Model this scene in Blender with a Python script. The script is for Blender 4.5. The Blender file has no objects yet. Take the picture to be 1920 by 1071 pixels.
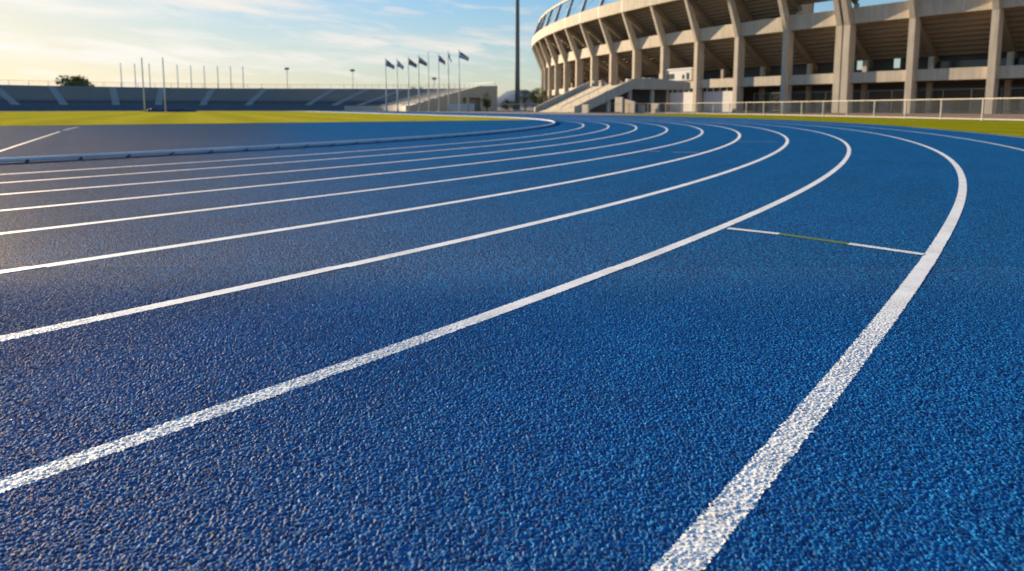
import bpy, math, random
import numpy as np
from mathutils import Vector, Quaternion
from mathutils import noise as mnoise
R = math.radians
S = bpy.context.scene
COL = S.collection
random.seed(7)

# ------------------------------------------------------------------ camera
CAM_H = 0.862
cd = bpy.data.cameras.new("camera")
cam = bpy.data.objects.new("camera", cd)
COL.objects.link(cam)
cam.location = (0, 0, CAM_H)
cam.rotation_euler = (R(90 - 6), 0, 0)
cd.sensor_width = 36.0
cd.lens = 1166 / 1920 * 36
cd.shift_y = -0.1100
cd.clip_start = 0.05
cd.clip_end = 12000
cd.dof.use_dof = True
cd.dof.focus_distance = 2.15
cd.dof.aperture_fstop = 2.9
S.camera = cam

# ------------------------------------------------------------------ light
SUN_AZ, SUN_EL = -48.0, 12.0            # degrees from +Y (negative = left), elevation
sun_dir = Vector((math.sin(R(SUN_AZ)) * math.cos(R(SUN_EL)), math.cos(R(SUN_AZ)) * math.cos(R(SUN_EL)), math.sin(R(SUN_EL))))
SKY_ROLL, SKY_STRENGTH = 0.27, 0.15
W = bpy.data.worlds.new("World")
S.world = W
W.use_nodes = True
wt = W.node_tree
wt.nodes.clear()


class NT:
    """small helper for building node trees"""
    def __init__(self, tree):
        self.t = tree

    def n(self, kind, **kw):
        nd = self.t.nodes.new(kind)
        for k, v in kw.items():
            setattr(nd, k, v)
        return nd

    def link(self, a, b):
        self.t.links.new(a, b)

    def val(self, sock, v):
        if isinstance(v, (int, float)):
            sock.default_value = v
        elif isinstance(v, tuple):
            sock.default_value = v if len(v) != 3 or sock.type == 'VECTOR' else (*v, 1)
        else:
            self.link(v, sock)

    def m(self, op, a, b=0.0, c=0.0, clamp=False):
        nd = self.n('ShaderNodeMath', operation=op, use_clamp=clamp)
        self.val(nd.inputs[0], a)
        self.val(nd.inputs[1], b)
        self.val(nd.inputs[2], c)
        return nd.outputs[0]

    def mix(self, fac, a, b, blend='MIX'):
        nd = self.n('ShaderNodeMix', data_type='RGBA', blend_type=blend)
        self.val(nd.inputs[0], fac)
        self.val(nd.inputs[6], a)
        self.val(nd.inputs[7], b)
        return nd.outputs[2]

    def ramp(self, fac, stops, interp='LINEAR'):
        nd = self.n('ShaderNodeValToRGB')
        cr = nd.color_ramp
        cr.interpolation = interp
        while len(cr.elements) < len(stops):
            cr.elements.new(0.5)
        for e, (p, c) in zip(cr.elements, stops):
            e.position = p
            e.color = (c, c, c, 1) if isinstance(c, (int, float)) else (*c, 1)
        self.val(nd.inputs[0], fac)
        return nd.outputs[0]

    def noise(self, vec, scale, detail=2.0, rough=0.5, dist=0.0):
        nd = self.n('ShaderNodeTexNoise')
        if vec is not None:
            self.link(vec, nd.inputs['Vector'])
        nd.inputs['Scale'].default_value = scale
        nd.inputs['Detail'].default_value = detail
        nd.inputs['Roughness'].default_value = rough
        nd.inputs['Distortion'].default_value = dist
        return nd.outputs[0]


w = NT(wt)
sky = w.n('ShaderNodeTexSky', sky_type='NISHITA', sun_disc=False)
sky.sun_elevation = R(SUN_EL)
sky.sun_rotation = R(SUN_AZ)
sky.altitude = 100
sky.air_density = 1.0
sky.dust_density = 0.5
sky.ozone_density = 3.0
tc = w.n('ShaderNodeTexCoord')
sep = w.n('ShaderNodeSeparateXYZ')
w.link(tc.outputs['Generated'], sep.inputs[0])
az = w.m('ARCTAN2', sep.outputs[0], sep.outputs[1])
el = w.m('ARCSINE', sep.outputs[2])
cv = w.n('ShaderNodeCombineXYZ')
w.link(w.m('MULTIPLY', az, 9.0), cv.inputs[0])
w.link(w.m('MULTIPLY_ADD', el, 62.0, w.m('MULTIPLY', az, 6.0)), cv.inputs[1])
cn = w.noise(cv.outputs[0], 1.0, 5.0, 0.58, 0.25)
# thin high cloud everywhere, plus the denser banks that hang in the west
density = w.m('MULTIPLY', w.ramp(cn, [(0.52, 0.0), (0.80, 0.7)]), 1.0)
BANKS = [  # azimuth deg, elevation deg, half width, half height, strength
    (-13.5, 5.9, 4.2, 0.55, 1.0), (-6.0, 5.3, 4.5, 0.6, 0.65), (-24.0, 8.3, 5.5, 0.75, 0.75), (-34.0, 7.2, 3.6, 0.4, 0.55),
    (-38.0, 8.9, 5.0, 1.1, 0.8), (-30.0, 4.2, 10.0, 0.9, 0.6), (-16.0, 4.2, 7.0, 0.5, 0.45), (-18.5, 9.4, 5.0, 0.5, 0.45), (-1.0, 5.5, 3.0, 0.7, 0.5)]
acc = None
for a, e, sa, se, st in BANKS:
    dx = w.m('DIVIDE', w.m('SUBTRACT', az, R(a)), R(sa))
    dy = w.m('DIVIDE', w.m('SUBTRACT', el, R(e)), R(se))
    q = w.m('ADD', w.m('MULTIPLY', dx, dx), w.m('MULTIPLY', dy, dy))
    g = w.m('MULTIPLY', w.m('EXPONENT', w.m('MULTIPLY', q, -1.0)), st)
    acc = g if acc is None else w.m('ADD', acc, g)
bank = w.m('MULTIPLY', acc, w.ramp(cn, [(0.36, 0.0), (0.53, 1.2)]))
cover = w.m('MINIMUM', w.m('ADD', density, bank), 0.92)
cover = w.m('MULTIPLY', cover, w.ramp(w.m('MULTIPLY', el, 4.0), [(0.02, 0.15), (0.16, 1.0)]))
hsv = w.n('ShaderNodeHueSaturation')
w.link(w.ramp(w.m('MULTIPLY', el, 4.0), [(0.05, 0.64), (0.75, 1.2)]), hsv.inputs['Saturation'])
w.link(sky.outputs[0], hsv.inputs['Color'])
bw = w.n('ShaderNodeRGBToBW')
w.link(sky.outputs[0], bw.inputs[0])
cl = w.n('ShaderNodeMix', data_type='RGBA', blend_type='MULTIPLY')
cl.inputs[0].default_value = 1.0
w.link(bw.outputs[0], cl.inputs[6])
cl.inputs[7].default_value = (2.3, 2.2, 2.05, 1)
skyc = w.mix(cover, hsv.outputs[0], cl.outputs[2])
# soft shoulder: the glow round the low sun rolls off instead of clipping
bw2 = w.n('ShaderNodeRGBToBW')
w.link(skyc, bw2.inputs[0])
roll = w.m('DIVIDE', 1.0, w.m('MULTIPLY_ADD', bw2.outputs[0], SKY_ROLL, 1.0))
skyc = w.mix(1.0, skyc, roll, 'MULTIPLY')
bg = w.n('ShaderNodeBackground')
w.link(skyc, bg.inputs['Color'])
bg.inputs['Strength'].default_value = SKY_STRENGTH
wo = w.n('ShaderNodeOutputWorld')
w.link(bg.outputs[0], wo.inputs['Surface'])

sl = bpy.data.lights.new("sun", 'SUN')
sl.energy = 5.0
sl.angle = R(0.6)
sl.color = (1.0, 0.81, 0.56)
so = bpy.data.objects.new("sun", sl)
COL.objects.link(so)
so.rotation_euler = (-sun_dir).to_track_quat('-Z', 'Y').to_euler()

S.view_settings.view_transform = 'Standard'
S.view_settings.look = 'None'
S.view_settings.gamma = 1.0
S.view_settings.exposure = 1.0
S.render.engine = 'CYCLES'
S.cycles.max_bounces = 6
S.cycles.use_denoising = True

# ------------------------------------------------------------------ helpers


def material(name, rough=0.7, spec=0.3):
    m = bpy.data.materials.new(name)
    m.use_nodes = True
    t = NT(m.node_tree)
    b = m.node_tree.nodes['Principled BSDF']
    b.inputs['Roughness'].default_value = rough
    b.inputs['Specular IOR Level'].default_value = spec
    return m, t, b


def bump(t, b, height, strength, dist):
    nd = t.n('ShaderNodeBump')
    nd.inputs['Strength'].default_value = strength
    nd.inputs['Distance'].default_value = dist
    t.link(height, nd.inputs['Height'])
    t.link(nd.outputs[0], b.inputs['Normal'])
    return nd


def pos(t):
    return t.n('ShaderNodeNewGeometry').outputs['Position']


def objc(t):
    return t.n('ShaderNodeTexCoord').outputs['Object']


def mat_plain(name, col, rough=0.6, var=0.18, scale=3.0, spec=0.3, metal=0.0, bscale=0.0, bstr=0.3):
    """a colour with slow blotches and fine grain, so that no surface is flat"""
    m, t, b = material(name, rough, spec)
    p = pos(t)
    n1 = t.noise(p, scale, 4.0, 0.6)
    n2 = t.noise(p, scale * 9, 3.0, 0.6)
    f = t.m('MULTIPLY_ADD', t.m('SUBTRACT', n1, 0.5), var * 2.4, t.m('MULTIPLY_ADD', t.m('SUBTRACT', n2, 0.5), var * 1.2, 1.0))
    t.link(t.mix(1.0, (*col, 1), f, 'MULTIPLY'), b.inputs['Base Color'])
    b.inputs['Metallic'].default_value = metal
    if bscale:
        bump(t, b, t.noise(p, bscale, 4.0, 0.65), bstr, 0.02)
    return m


def mat_concrete(name, col, streak=0.35):
    """weathered board-marked concrete: blotches, rain streaks running down, pour lines"""
    m, t, b = material(name, 0.82, 0.2)
    p = pos(t)
    mp = t.n('ShaderNodeMapping')
    mp.inputs['Scale'].default_value = (1.6, 1.6, 0.12)
    t.link(p, mp.inputs['Vector'])
    st = t.noise(mp.outputs[0], 1.4, 5.0, 0.65)
    bl = t.noise(p, 0.5, 5.0, 0.6)
    gr = t.noise(p, 9.0, 4.0, 0.7)
    f = t.m('MULTIPLY_ADD', t.m('SUBTRACT', st, 0.5), streak * 1.6, 1.0)
    f = t.m('MULTIPLY_ADD', t.m('SUBTRACT', bl, 0.5), 0.5, f)
    f = t.m('MULTIPLY_ADD', t.m('SUBTRACT', gr, 0.5), 0.3, f)
    c = t.mix(t.ramp(bl, [(0.35, 0.0), (0.7, 0.35)]), (*col, 1), (col[0] * 0.9, col[1] * 0.84, col[2] * 0.76, 1))
    t.link(t.mix(1.0, c, f, 'MULTIPLY'), b.inputs['Base Color'])
    bump(t, b, gr, 0.35, 0.03)
    return m


class MB:
    """collects vertices and faces; build() links them as ONE mesh object"""
    def __init__(self):
        self.v, self.f, self.mi = [], [], []

    def add(self, vs, fs, mi=0):
        o = len(self.v)
        self.v += [tuple(p) for p in vs]
        self.f += [tuple(i + o for i in q) for q in fs]
        self.mi += [mi] * len(fs)

    def box(self, c, half, ux=(1, 0, 0), uy=(0, 1, 0), uz=(0, 0, 1), mi=0, bev=0.0):
        c, ux, uy, uz = Vector(c), Vector(ux), Vector(uy), Vector(uz)
        if not bev:
            vs = [c + ux * (half[0] * i) + uy * (half[1] * j) + uz * (half[2] * k) for k in (-1, 1) for j in (-1, 1) for i in (-1, 1)]
            self.add(vs, [(0, 2, 3, 1), (4, 5, 7, 6), (0, 1, 5, 4), (2, 6, 7, 3), (0, 4, 6, 2), (1, 3, 7, 5)], mi)
            return
        hx, hy, hz = half
        ring = [(-hx + bev, -hy), (hx - bev, -hy), (hx, -hy + bev), (hx, hy - bev), (hx - bev, hy), (-hx + bev, hy), (-hx, hy - bev), (-hx, -hy + bev)]
        vs = []
        for z, s in ((-hz, 1), (hz - bev, 1), (hz, 0)):
            for x, y in ring:
                if not s:
                    x, y = x * (hx - bev) / hx, y * (hy - bev) / hy
                vs.append(c + ux * x + uy * y + uz * z)
        fs = [tuple(range(7, -1, -1)), tuple(range(16, 24))]
        for r in (0, 8):
            for i in range(8):
                j = (i + 1) % 8
                fs.append((r + i, r + j, r + j + 8, r + i + 8))
        self.add(vs, fs, mi)

    def bar(self, p, q, hw, hh, up=(0, 0, 1), mi=0, hw2=None, hh2=None):
        """box from p to q, half width hw across, half height hh along 'up'"""
        p, q = Vector(p), Vector(q)
        d = (q - p).normalized()
        s = d.cross(Vector(up))
        if s.length < 1e-5:
            s = d.cross(Vector((1, 0, 0)))
        s.normalize()
        u = s.cross(d)
        hw2 = hw if hw2 is None else hw2
        hh2 = hh if hh2 is None else hh2
        vs = []
        for c, a, b in ((p, hw, hh), (q, hw2, hh2)):
            vs += [c - s * a - u * b, c + s * a - u * b, c + s * a + u * b, c - s * a + u * b]
        self.add(vs, [(3, 2, 1, 0), (4, 5, 6, 7), (0, 1, 5, 4), (1, 2, 6, 5), (2, 3, 7, 6), (3, 0, 4, 7)], mi)

    def tube(self, pts, rads, n=8, mi=0, caps=True):
        pts = [Vector(p) for p in pts]
        if isinstance(rads, (int, float)):
            rads = [rads] * len(pts)
        vs, fs = [], []
        for i, p in enumerate(pts):
            d = (pts[min(i + 1, len(pts) - 1)] - pts[max(i - 1, 0)]).normalized()
            a = d.cross(Vector((0, 1, 0)) if abs(d.y) < 0.9 else Vector((1, 0, 0))).normalized()
            b = d.cross(a)
            for k in range(n):
                t = 2 * math.pi * k / n
                vs.append(p + (a * math.cos(t) + b * math.sin(t)) * rads[i])
        for i in range(len(pts) - 1):
            for k in range(n):
                fs.append((i * n + k, i * n + (k + 1) % n, (i + 1) * n + (k + 1) % n, (i + 1) * n + k))
        if caps:
            fs.append(tuple(range(n - 1, -1, -1)))
            fs.append(tuple((len(pts) - 1) * n + k for k in range(n)))
        self.add(vs, fs, mi)

    def sweep(self, frames, prof, closed=True, caps=True, mi=0):
        """frames: list of functions (d, h) -> point; prof: list of (d, h)"""
        n = len(prof)
        vs, fs = [], []
        for fr in frames:
            vs += [fr(d, h) for d, h in prof]
        m = n if closed else n - 1
        for i in range(len(frames) - 1):
            for k in range(m):
                k2 = (k + 1) % n
                fs.append((i * n + k, i * n + k2, (i + 1) * n + k2, (i + 1) * n + k))
        if caps and closed:
            fs.append(tuple(range(n - 1, -1, -1)))
            fs.append(tuple((len(frames) - 1) * n + k for k in range(n)))
        self.add(vs, fs, mi)

    def build(self, name, mats, parent=None, smooth=False):
        me = bpy.data.meshes.new(name)
        me.from_pydata(self.v, [], self.f)
        if not isinstance(mats, (list, tuple)):
            mats = [mats]
        for m in mats:
            me.materials.append(m)
        if len(mats) > 1:
            me.polygons.foreach_set('material_index', self.mi)
        if smooth:
            me.polygons.foreach_set('use_smooth', [True] * len(me.polygons))
        me.update()
        o = bpy.data.objects.new(name, me)
        COL.objects.link(o)
        if parent is not None:
            o.parent = parent
            pl = parent
            off = Vector((0, 0, 0))
            while pl is not None:
                off += pl.location
                pl = pl.parent
            for vtx in me.vertices:
                vtx.co -= off
        return o


def tag(o, label=None, cat=None, group=None, kind=None):
    for k, v in (('label', label), ('category', cat), ('group', group), ('kind', kind)):
        if v:
            o[k] = v
    return o


def thing(name, loc, label, cat, group=None):
    o = bpy.data.objects.new(name, None)
    o.empty_display_size = 0.3
    COL.objects.link(o)
    o.location = loc
    return tag(o, label, cat, group)


def copy_tree(o, parent=None):
    c = o.copy()
    COL.objects.link(c)
    c.parent = parent
    for ch in list(o.children):
        copy_tree(ch, c)
    return c


# pixel column -> x at ground distance y (used only to read positions off while laying the place out)
def at(px, y):
    return (px - 960) / 1166 * y


# ------------------------------------------------------------------ materials
M = {}


SHEEN_NEAR, SHEEN_FAR = 0.045, 0.028
FAR_STOPS = [(0.0, (0.0005, 0.034, 0.110)), (0.35, (0.0006, 0.080, 0.235)), (0.8, (0.0008, 0.132, 0.355)), (0.94, (0.002, 0.19, 0.46)), (1.0, (0.008, 0.25, 0.52))]
NEAR_STOPS = [(0.0, (0.0005, 0.022, 0.075)), (0.3, (0.001, 0.090, 0.265)), (0.72, (0.0015, 0.165, 0.43)), (0.92, (0.005, 0.235, 0.52)), (1.0, (0.02, 0.29, 0.56))]


def mat_track(name, modelled):
    """poured rubber granules; 'modelled' is the near piece whose granules are real bumps in the mesh"""
    m = bpy.data.materials.new(name)
    m.use_nodes = True
    t = NT(m.node_tree)
    m.node_tree.nodes.remove(m.node_tree.nodes['Principled BSDF'])
    p = pos(t)
    n2 = t.noise(p, 90.0, 3.0, 0.65, 0.8)
    big = t.noise(p, 0.55, 5.0, 0.6)
    v = t.n('ShaderNodeTexVoronoi', feature='F1')
    v.inputs['Scale'].default_value = 105.0
    t.link(p, v.inputs['Vector'])
    sc = t.n('ShaderNodeSeparateColor')
    t.link(v.outputs['Color'], sc.inputs[0])
    tone = t.m('MULTIPLY_ADD', t.m('SUBTRACT', t.noise(p, 52.0, 3.0, 0.7), 0.5), 1.1, sc.outputs[0])
    grain = t.ramp(tone, FAR_STOPS)
    sheen = SHEEN_FAR
    h = t.m('ADD', t.m('MULTIPLY', t.m('SUBTRACT', 0.75, v.outputs['Distance']), 1.0), t.m('MULTIPLY', n2, 1.4))
    h = t.m('MULTIPLY_ADD', t.noise(p, 34.0, 3.0, 0.65, 0.8), 2.2, h)
    if modelled:
        gr = t.n('ShaderNodeAttribute', attribute_name='grain').outputs['Fac']
        fade = t.n('ShaderNodeAttribute', attribute_name='fade').outputs['Fac']
        grain = t.mix(fade, grain, t.ramp(gr, NEAR_STOPS))
        sheen = t.m('MULTIPLY_ADD', fade, SHEEN_NEAR - SHEEN_FAR, SHEEN_FAR)
        h = t.m('MULTIPLY_ADD', t.m('SUBTRACT', 1.0, fade), h, t.m('MULTIPLY', t.noise(p, 900.0, 2.0, 0.6), 0.03))
    f = t.m('MULTIPLY_ADD', t.m('SUBTRACT', big, 0.5), 0.35, 1.0)
    # running wear: long faint streaks that follow the lanes
    sx = t.n('ShaderNodeSeparateXYZ')
    t.link(p, sx.inputs[0])
    ddx = t.m('SUBTRACT', sx.outputs[0], -38.25)
    ddy = t.m('SUBTRACT', sx.outputs[1], 35.87)
    rad = t.m('SQRT', t.m('ADD', t.m('MULTIPLY', ddx, ddx), t.m('MULTIPLY', ddy, ddy)))
    cw = t.n('ShaderNodeCombineXYZ')
    t.link(t.m('MULTIPLY', rad, 3.2), cw.inputs[0])
    t.link(t.m('MULTIPLY', t.m('ARCTAN2', ddy, ddx), 16.0), cw.inputs[1])
    wear = t.noise(cw.outputs[0], 1.0, 5.0, 0.65)
    f = t.m('MULTIPLY_ADD', t.m('SUBTRACT', wear, 0.5), 0.45, f)
    col = t.mix(1.0, grain, f, 'MULTIPLY')
    # low-sun glare painted into the colour: greyer towards the left, ragged, patchy edge
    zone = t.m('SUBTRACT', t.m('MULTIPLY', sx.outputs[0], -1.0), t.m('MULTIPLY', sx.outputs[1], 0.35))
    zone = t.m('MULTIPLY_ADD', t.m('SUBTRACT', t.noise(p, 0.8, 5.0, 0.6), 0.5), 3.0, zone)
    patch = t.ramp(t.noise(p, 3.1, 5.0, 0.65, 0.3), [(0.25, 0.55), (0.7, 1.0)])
    glare = t.m('MULTIPLY', t.ramp(t.m('MULTIPLY_ADD', zone, 0.2, 0.3), [(0.0, 0.0), (0.9, 0.68)], 'EASE'), patch)
    col = t.mix(glare, col, t.mix(1.0, (0.062, 0.060, 0.060, 1), t.ramp(tone, [(0.0, 0.45), (1.0, 1.5)]), 'MULTIPLY'))
    scuff = t.m('MULTIPLY', t.ramp(t.noise(p, 2.3, 6.0, 0.7, 0.4), [(0.6, 0.0), (0.78, 0.10)]), 1.0)
    col = t.mix(scuff, col, (0.05, 0.09, 0.13, 1))
    # crumbed rubber is matt: a diffuse body with a faint broad sheen and no mirror at grazing angles
    di = t.n('ShaderNodeBsdfDiffuse')
    gl = t.n('ShaderNodeBsdfGlossy')
    mx = t.n('ShaderNodeMixShader')
    t.link(col, di.inputs['Color'])
    gl.inputs['Color'].default_value = (1, 0.83, 0.60, 1)
    gl.inputs['Roughness'].default_value = 0.55 if modelled else 0.44
    t.val(mx.inputs[0], sheen)
    t.link(di.outputs[0], mx.inputs[1])
    t.link(gl.outputs[0], mx.inputs[2])
    t.link(mx.outputs[0], m.node_tree.nodes['Material Output'].inputs['Surface'])
    bp = t.n('ShaderNodeBump')
    bp.inputs['Strength'].default_value = 1.0
    bp.inputs['Distance'].default_value = 0.008
    t.link(h, bp.inputs['Height'])
    t.link(bp.outputs[0], di.inputs['Normal'])
    t.link(bp.outputs[0], gl.inputs['Normal'])
    return m


def mat_line(name, col, wear=0.5):
    """paint rolled over the rubber granules: the grain shows through, with bare pits"""
    m, t, b = material(name, 0.6, 0.3)
    p = pos(t)
    wob = t.n('ShaderNodeTexNoise')
    wob.inputs['Scale'].default_value = 130.0
    wob.inputs['Detail'].default_value = 1.0
    t.link(p, wob.inputs['Vector'])
    off = t.n('ShaderNodeVectorMath', operation='MULTIPLY_ADD')
    t.link(wob.outputs['Color'], off.inputs[0])
    off.inputs[1].default_value = (0.012, 0.012, 0.012)
    t.link(p, off.inputs[2])
    v = t.n('ShaderNodeTexVoronoi', feature='DISTANCE_TO_EDGE')
    v.inputs['Scale'].default_value = 120.0
    t.link(off.outputs[0], v.inputs['Vector'])
    n2 = t.noise(p, 75.0, 3.0, 0.6, 0.6)
    pit = t.m('MULTIPLY', t.ramp(v.outputs['Distance'], [(0.0, 1.0), (0.09, 0.0)]), t.ramp(n2, [(0.42, 0.0), (0.58, wear)]))
    big = t.noise(p, 5.0, 4.0, 0.6)
    f = t.m('MULTIPLY_ADD', t.m('SUBTRACT', big, 0.5), 0.22, 1.0)
    c = t.mix(1.0, (*col, 1), f, 'MULTIPLY')
    t.link(t.mix(pit, c, (0.03, 0.07, 0.15, 1)), b.inputs['Base Color'])
    h = t.m('ADD', t.m('MULTIPLY', v.outputs['Distance'], 1.1), t.m('MULTIPLY', n2, 0.9))
    bump(t, b, h, 0.75, 0.006)
    return m


def mat_grass(name, c1, c2):
    m, t, b = material(name, 1.0, 0.0)
    p = pos(t)
    n1 = t.noise(p, 0.35, 5.0, 0.65)
    n2 = t.noise(p, 14.0, 4.0, 0.7)
    c = t.mix(t.ramp(n1, [(0.35, 0.0), (0.65, 1.0)]), (*c1, 1), (*c2, 1))
    f = t.m('MULTIPLY_ADD', t.m('SUBTRACT', n2, 0.5), 1.0, 1.0)
    # mowing bands, a few metres wide and soft
    sx = t.n('ShaderNodeSeparateXYZ')
    t.link(p, sx.inputs[0])
    band = t.m('SINE', t.m('MULTIPLY_ADD', sx.outputs[0], 1.05, t.m('MULTIPLY', sx.outputs[1], 0.55)))
    f = t.m('MULTIPLY_ADD', t.m('MULTIPLY', band, 2.0, clamp=False), 0.045, f)
    f = t.m('MULTIPLY_ADD', t.m('SUBTRACT', t.noise(p, 1.6, 5.0, 0.7), 0.5), 0.6, f)
    t.link(t.mix(1.0, c, f, 'MULTIPLY'), b.inputs['Base Color'])
    bump(t, b, n2, 1.0, 0.06)
    return m


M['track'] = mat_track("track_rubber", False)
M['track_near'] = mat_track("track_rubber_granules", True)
M['line'] = mat_line("line_paint", (0.86, 0.83, 0.77))
M['line_near'] = mat_plain("line_paint_on_granules", (0.92, 0.87, 0.79), 0.6, 0.3, 4.0, 0.2)
M['line_old'] = mat_line("line_paint_old", (0.42, 0.40, 0.37), 0.3)
M['line_green'] = mat_line("line_paint_green", (0.15, 0.21, 0.03), 0.2)
M['line_faint'] = mat_line("line_paint_worn", (0.27, 0.32, 0.38), 0.2)
M['field'] = mat_grass("infield_turf", (0.38, 0.345, 0.028), (0.56, 0.45, 0.04))
M['verge'] = mat_grass("verge_turf", (0.25, 0.25, 0.010), (0.31, 0.29, 0.014))
M['ground'] = mat_plain("packed_ground", (0.30, 0.25, 0.19), 0.9, 0.2, 0.3, 0.1)
M['path'] = mat_plain("reddish_paving", (0.27, 0.17, 0.115), 0.85, 0.2, 0.5, 0.1)
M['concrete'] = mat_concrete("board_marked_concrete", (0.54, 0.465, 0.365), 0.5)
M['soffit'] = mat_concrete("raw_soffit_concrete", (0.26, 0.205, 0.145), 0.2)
M['step'] = mat_concrete("stair_concrete", (0.44, 0.385, 0.31), 0.2)
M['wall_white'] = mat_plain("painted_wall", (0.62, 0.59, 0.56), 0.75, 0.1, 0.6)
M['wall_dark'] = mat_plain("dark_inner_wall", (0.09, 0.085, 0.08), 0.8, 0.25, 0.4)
M['door'] = mat_plain("grey_door_paint", (0.20, 0.21, 0.22), 0.5, 0.2, 1.0)
M['glass'] = mat_plain("dark_window", (0.03, 0.045, 0.055), 0.15, 0.2, 1.0, 0.6)
M['kerb'] = mat_plain("kerb_aluminium", (0.60, 0.60, 0.61), 0.65, 0.2, 1.2, 0.2)
M['rubber'] = mat_plain("black_rubber", (0.03, 0.03, 0.035), 0.8, 0.2, 5.0)
M['fence'] = mat_plain("cream_fence_paint", (0.37, 0.325, 0.255), 0.5, 0.1, 2.0, 0.4)
M['grey_metal'] = mat_plain("galvanised_steel", (0.17, 0.18, 0.19), 0.45, 0.12, 2.0, 0.5, 0.3)
M['mast'] = mat_plain("mast_steel", (0.16, 0.18, 0.19), 0.75, 0.12, 0.8, 0.15)
M['pale_pole'] = mat_plain("pale_pole_paint", (0.62, 0.60, 0.57), 0.5, 0.1, 1.0, 0.4)
M['canopy'] = mat_plain("canopy_steel", (0.23, 0.25, 0.27), 0.45, 0.1, 1.0, 0.4)
M['terrace'] = mat_concrete("terrace_concrete", (0.31, 0.31, 0.305), 0.15)
M['end_wall'] = mat_concrete("beige_render", (0.56, 0.43, 0.30), 0.15)
M['seat_blue'] = mat_plain("blue_bench_paint", (0.12, 0.145, 0.18), 0.6, 0.2, 0.6)
M['aisle'] = mat_concrete("aisle_concrete", (0.42, 0.43, 0.44), 0.15)
M['mat_blue'] = mat_plain("blue_vinyl", (0.03, 0.06, 0.18), 0.5, 0.2, 1.0)
M['foliage'] = mat_plain("leaf_green", (0.115, 0.135, 0.02), 0.7, 0.5, 1.2, 0.15)
M['foliage_dark'] = mat_plain("leaf_dark_green", (0.05, 0.065, 0.016), 0.7, 0.5, 1.2, 0.15)
M['bark'] = mat_plain("bark", (0.10, 0.07, 0.045), 0.9, 0.3, 4.0)
M['hill'] = mat_plain("hill_scrub_haze", (0.20, 0.225, 0.26), 0.95, 0.3, 0.004, 0.05)  # blue-grey of distant haze is put into the scrub colour

# ------------------------------------------------------------------ setting: ground, track, field
CX, CY, R0 = -38.25, 35.87, 40.955          # bend centre and kerb-line radius
AX = Vector((0.885, 0.466, 0))              # across the straights (towards the stadium side)
SD = Vector((-0.466, 0.885, 0))             # along the straights, away from the camera
A_END, A_START = 27.8, -152.2
STRAIGHT = 84.4


def interp(x, tab):
    if x <= tab[0][0]:
        return tab[0][1]
    for (a, b), (c, d) in zip(tab, tab[1:]):
        if x <= c:
            return b + (d - b) * (x - a) / (c - a)
    return tab[-1][1]


# the lanes on the outside widen a little through the bend
DEV = {k: [(-45, 0.0)] for k in range(0, 12)}
DEV[0] = [(-60, -0.9), (-41.5, -0.85), (-38, -0.75), (-34, -0.65), (-12, -0.45), (12, -0.15), (30, 0.0)]
DEV[1] = [(-42, -0.03), (-33, 0.2), (-25, 0.3), (-8, -0.08), (6, -0.23), (30, 0)]
DEV[2] = [(-42, -0.1), (-34, 0.08), (-28, 0.25), (-10, -0.1), (4, -0.28), (30, 0)]
DEV[3] = [(-42, -0.1), (-36, 0.13), (-30, 0.18), (-12, -0.08), (3, -0.22), (30, 0)]
DEV[4] = [(-42, -0.07), (-36, 0.09), (-28, 0.12), (-14, -0.06), (-1, -0.2), (30, 0)]
DEV[5] = [(-42, -0.06), (-36, 0.08), (-27, 0.05), (-14, 0.0), (0, 0.05), (30, 0.2)]
DEV[6] = [(-43, 0.01), (-38, 0.09), (-30, 0.03), (-20, -0.04), (-9, 0.0), (30, 0.3)]
DEV[7] = [(-43, 0.01), (-39, 0.06), (-29, -0.02), (-18, 0.03), (-7, 0.12), (30, 0.6)]
DEV[8] = [(-43, -0.04), (-36, -0.02), (-31, -0.02), (-27.5, 0.02), (-19.6, 0.16), (-12.4, 0.33), (-6.5, 0.42), (30, 1.2)]
DEV[9] = [(-43, 0.0), (-39, 0.0), (-37, 0.055), (-33.6, 0.16), (-29.7, 0.28), (-25.8, 0.38), (-21.4, 0.48), (-16.2, 0.67), (-11.3, 0.85), (30, 2.2)]
DEV[10] = [(-45, 0.0), (-38, 0.3), (-25.4, 0.77), (-21.8, 0.9), (-16.8, 1.07), (-12, 1.27), (-5.5, 1.55), (30, 3.0)]
DEV[11] = [(-45, 0.5), (-35, 0.95), (-18.2, 1.62), (-14.9, 1.68), (-11.2, 1.85), (-4.9, 2.35), (1, 2.75), (30, 4.2)]
HALF_PI = math.pi / 2


def smooth_tab(k, a):
    """the table, averaged over a few degrees so that the line has no kinks"""
    return sum(interp(a + d, DEV[k]) for d in (-2.4, -1.6, -0.8, 0, 0.8, 1.6, 2.4)) / 7


def bend(k, a, extra=0.0):
    """point on lane line k at angle a (degrees) of the near bend, and its outward direction"""
    r = R0 + 1.22 * k + smooth_tab(k, a) + extra
    c, s = math.cos(R(a)), math.sin(R(a))
    return Vector((CX + r * c, CY + r * s, 0)), Vector((c, s, 0))


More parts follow.
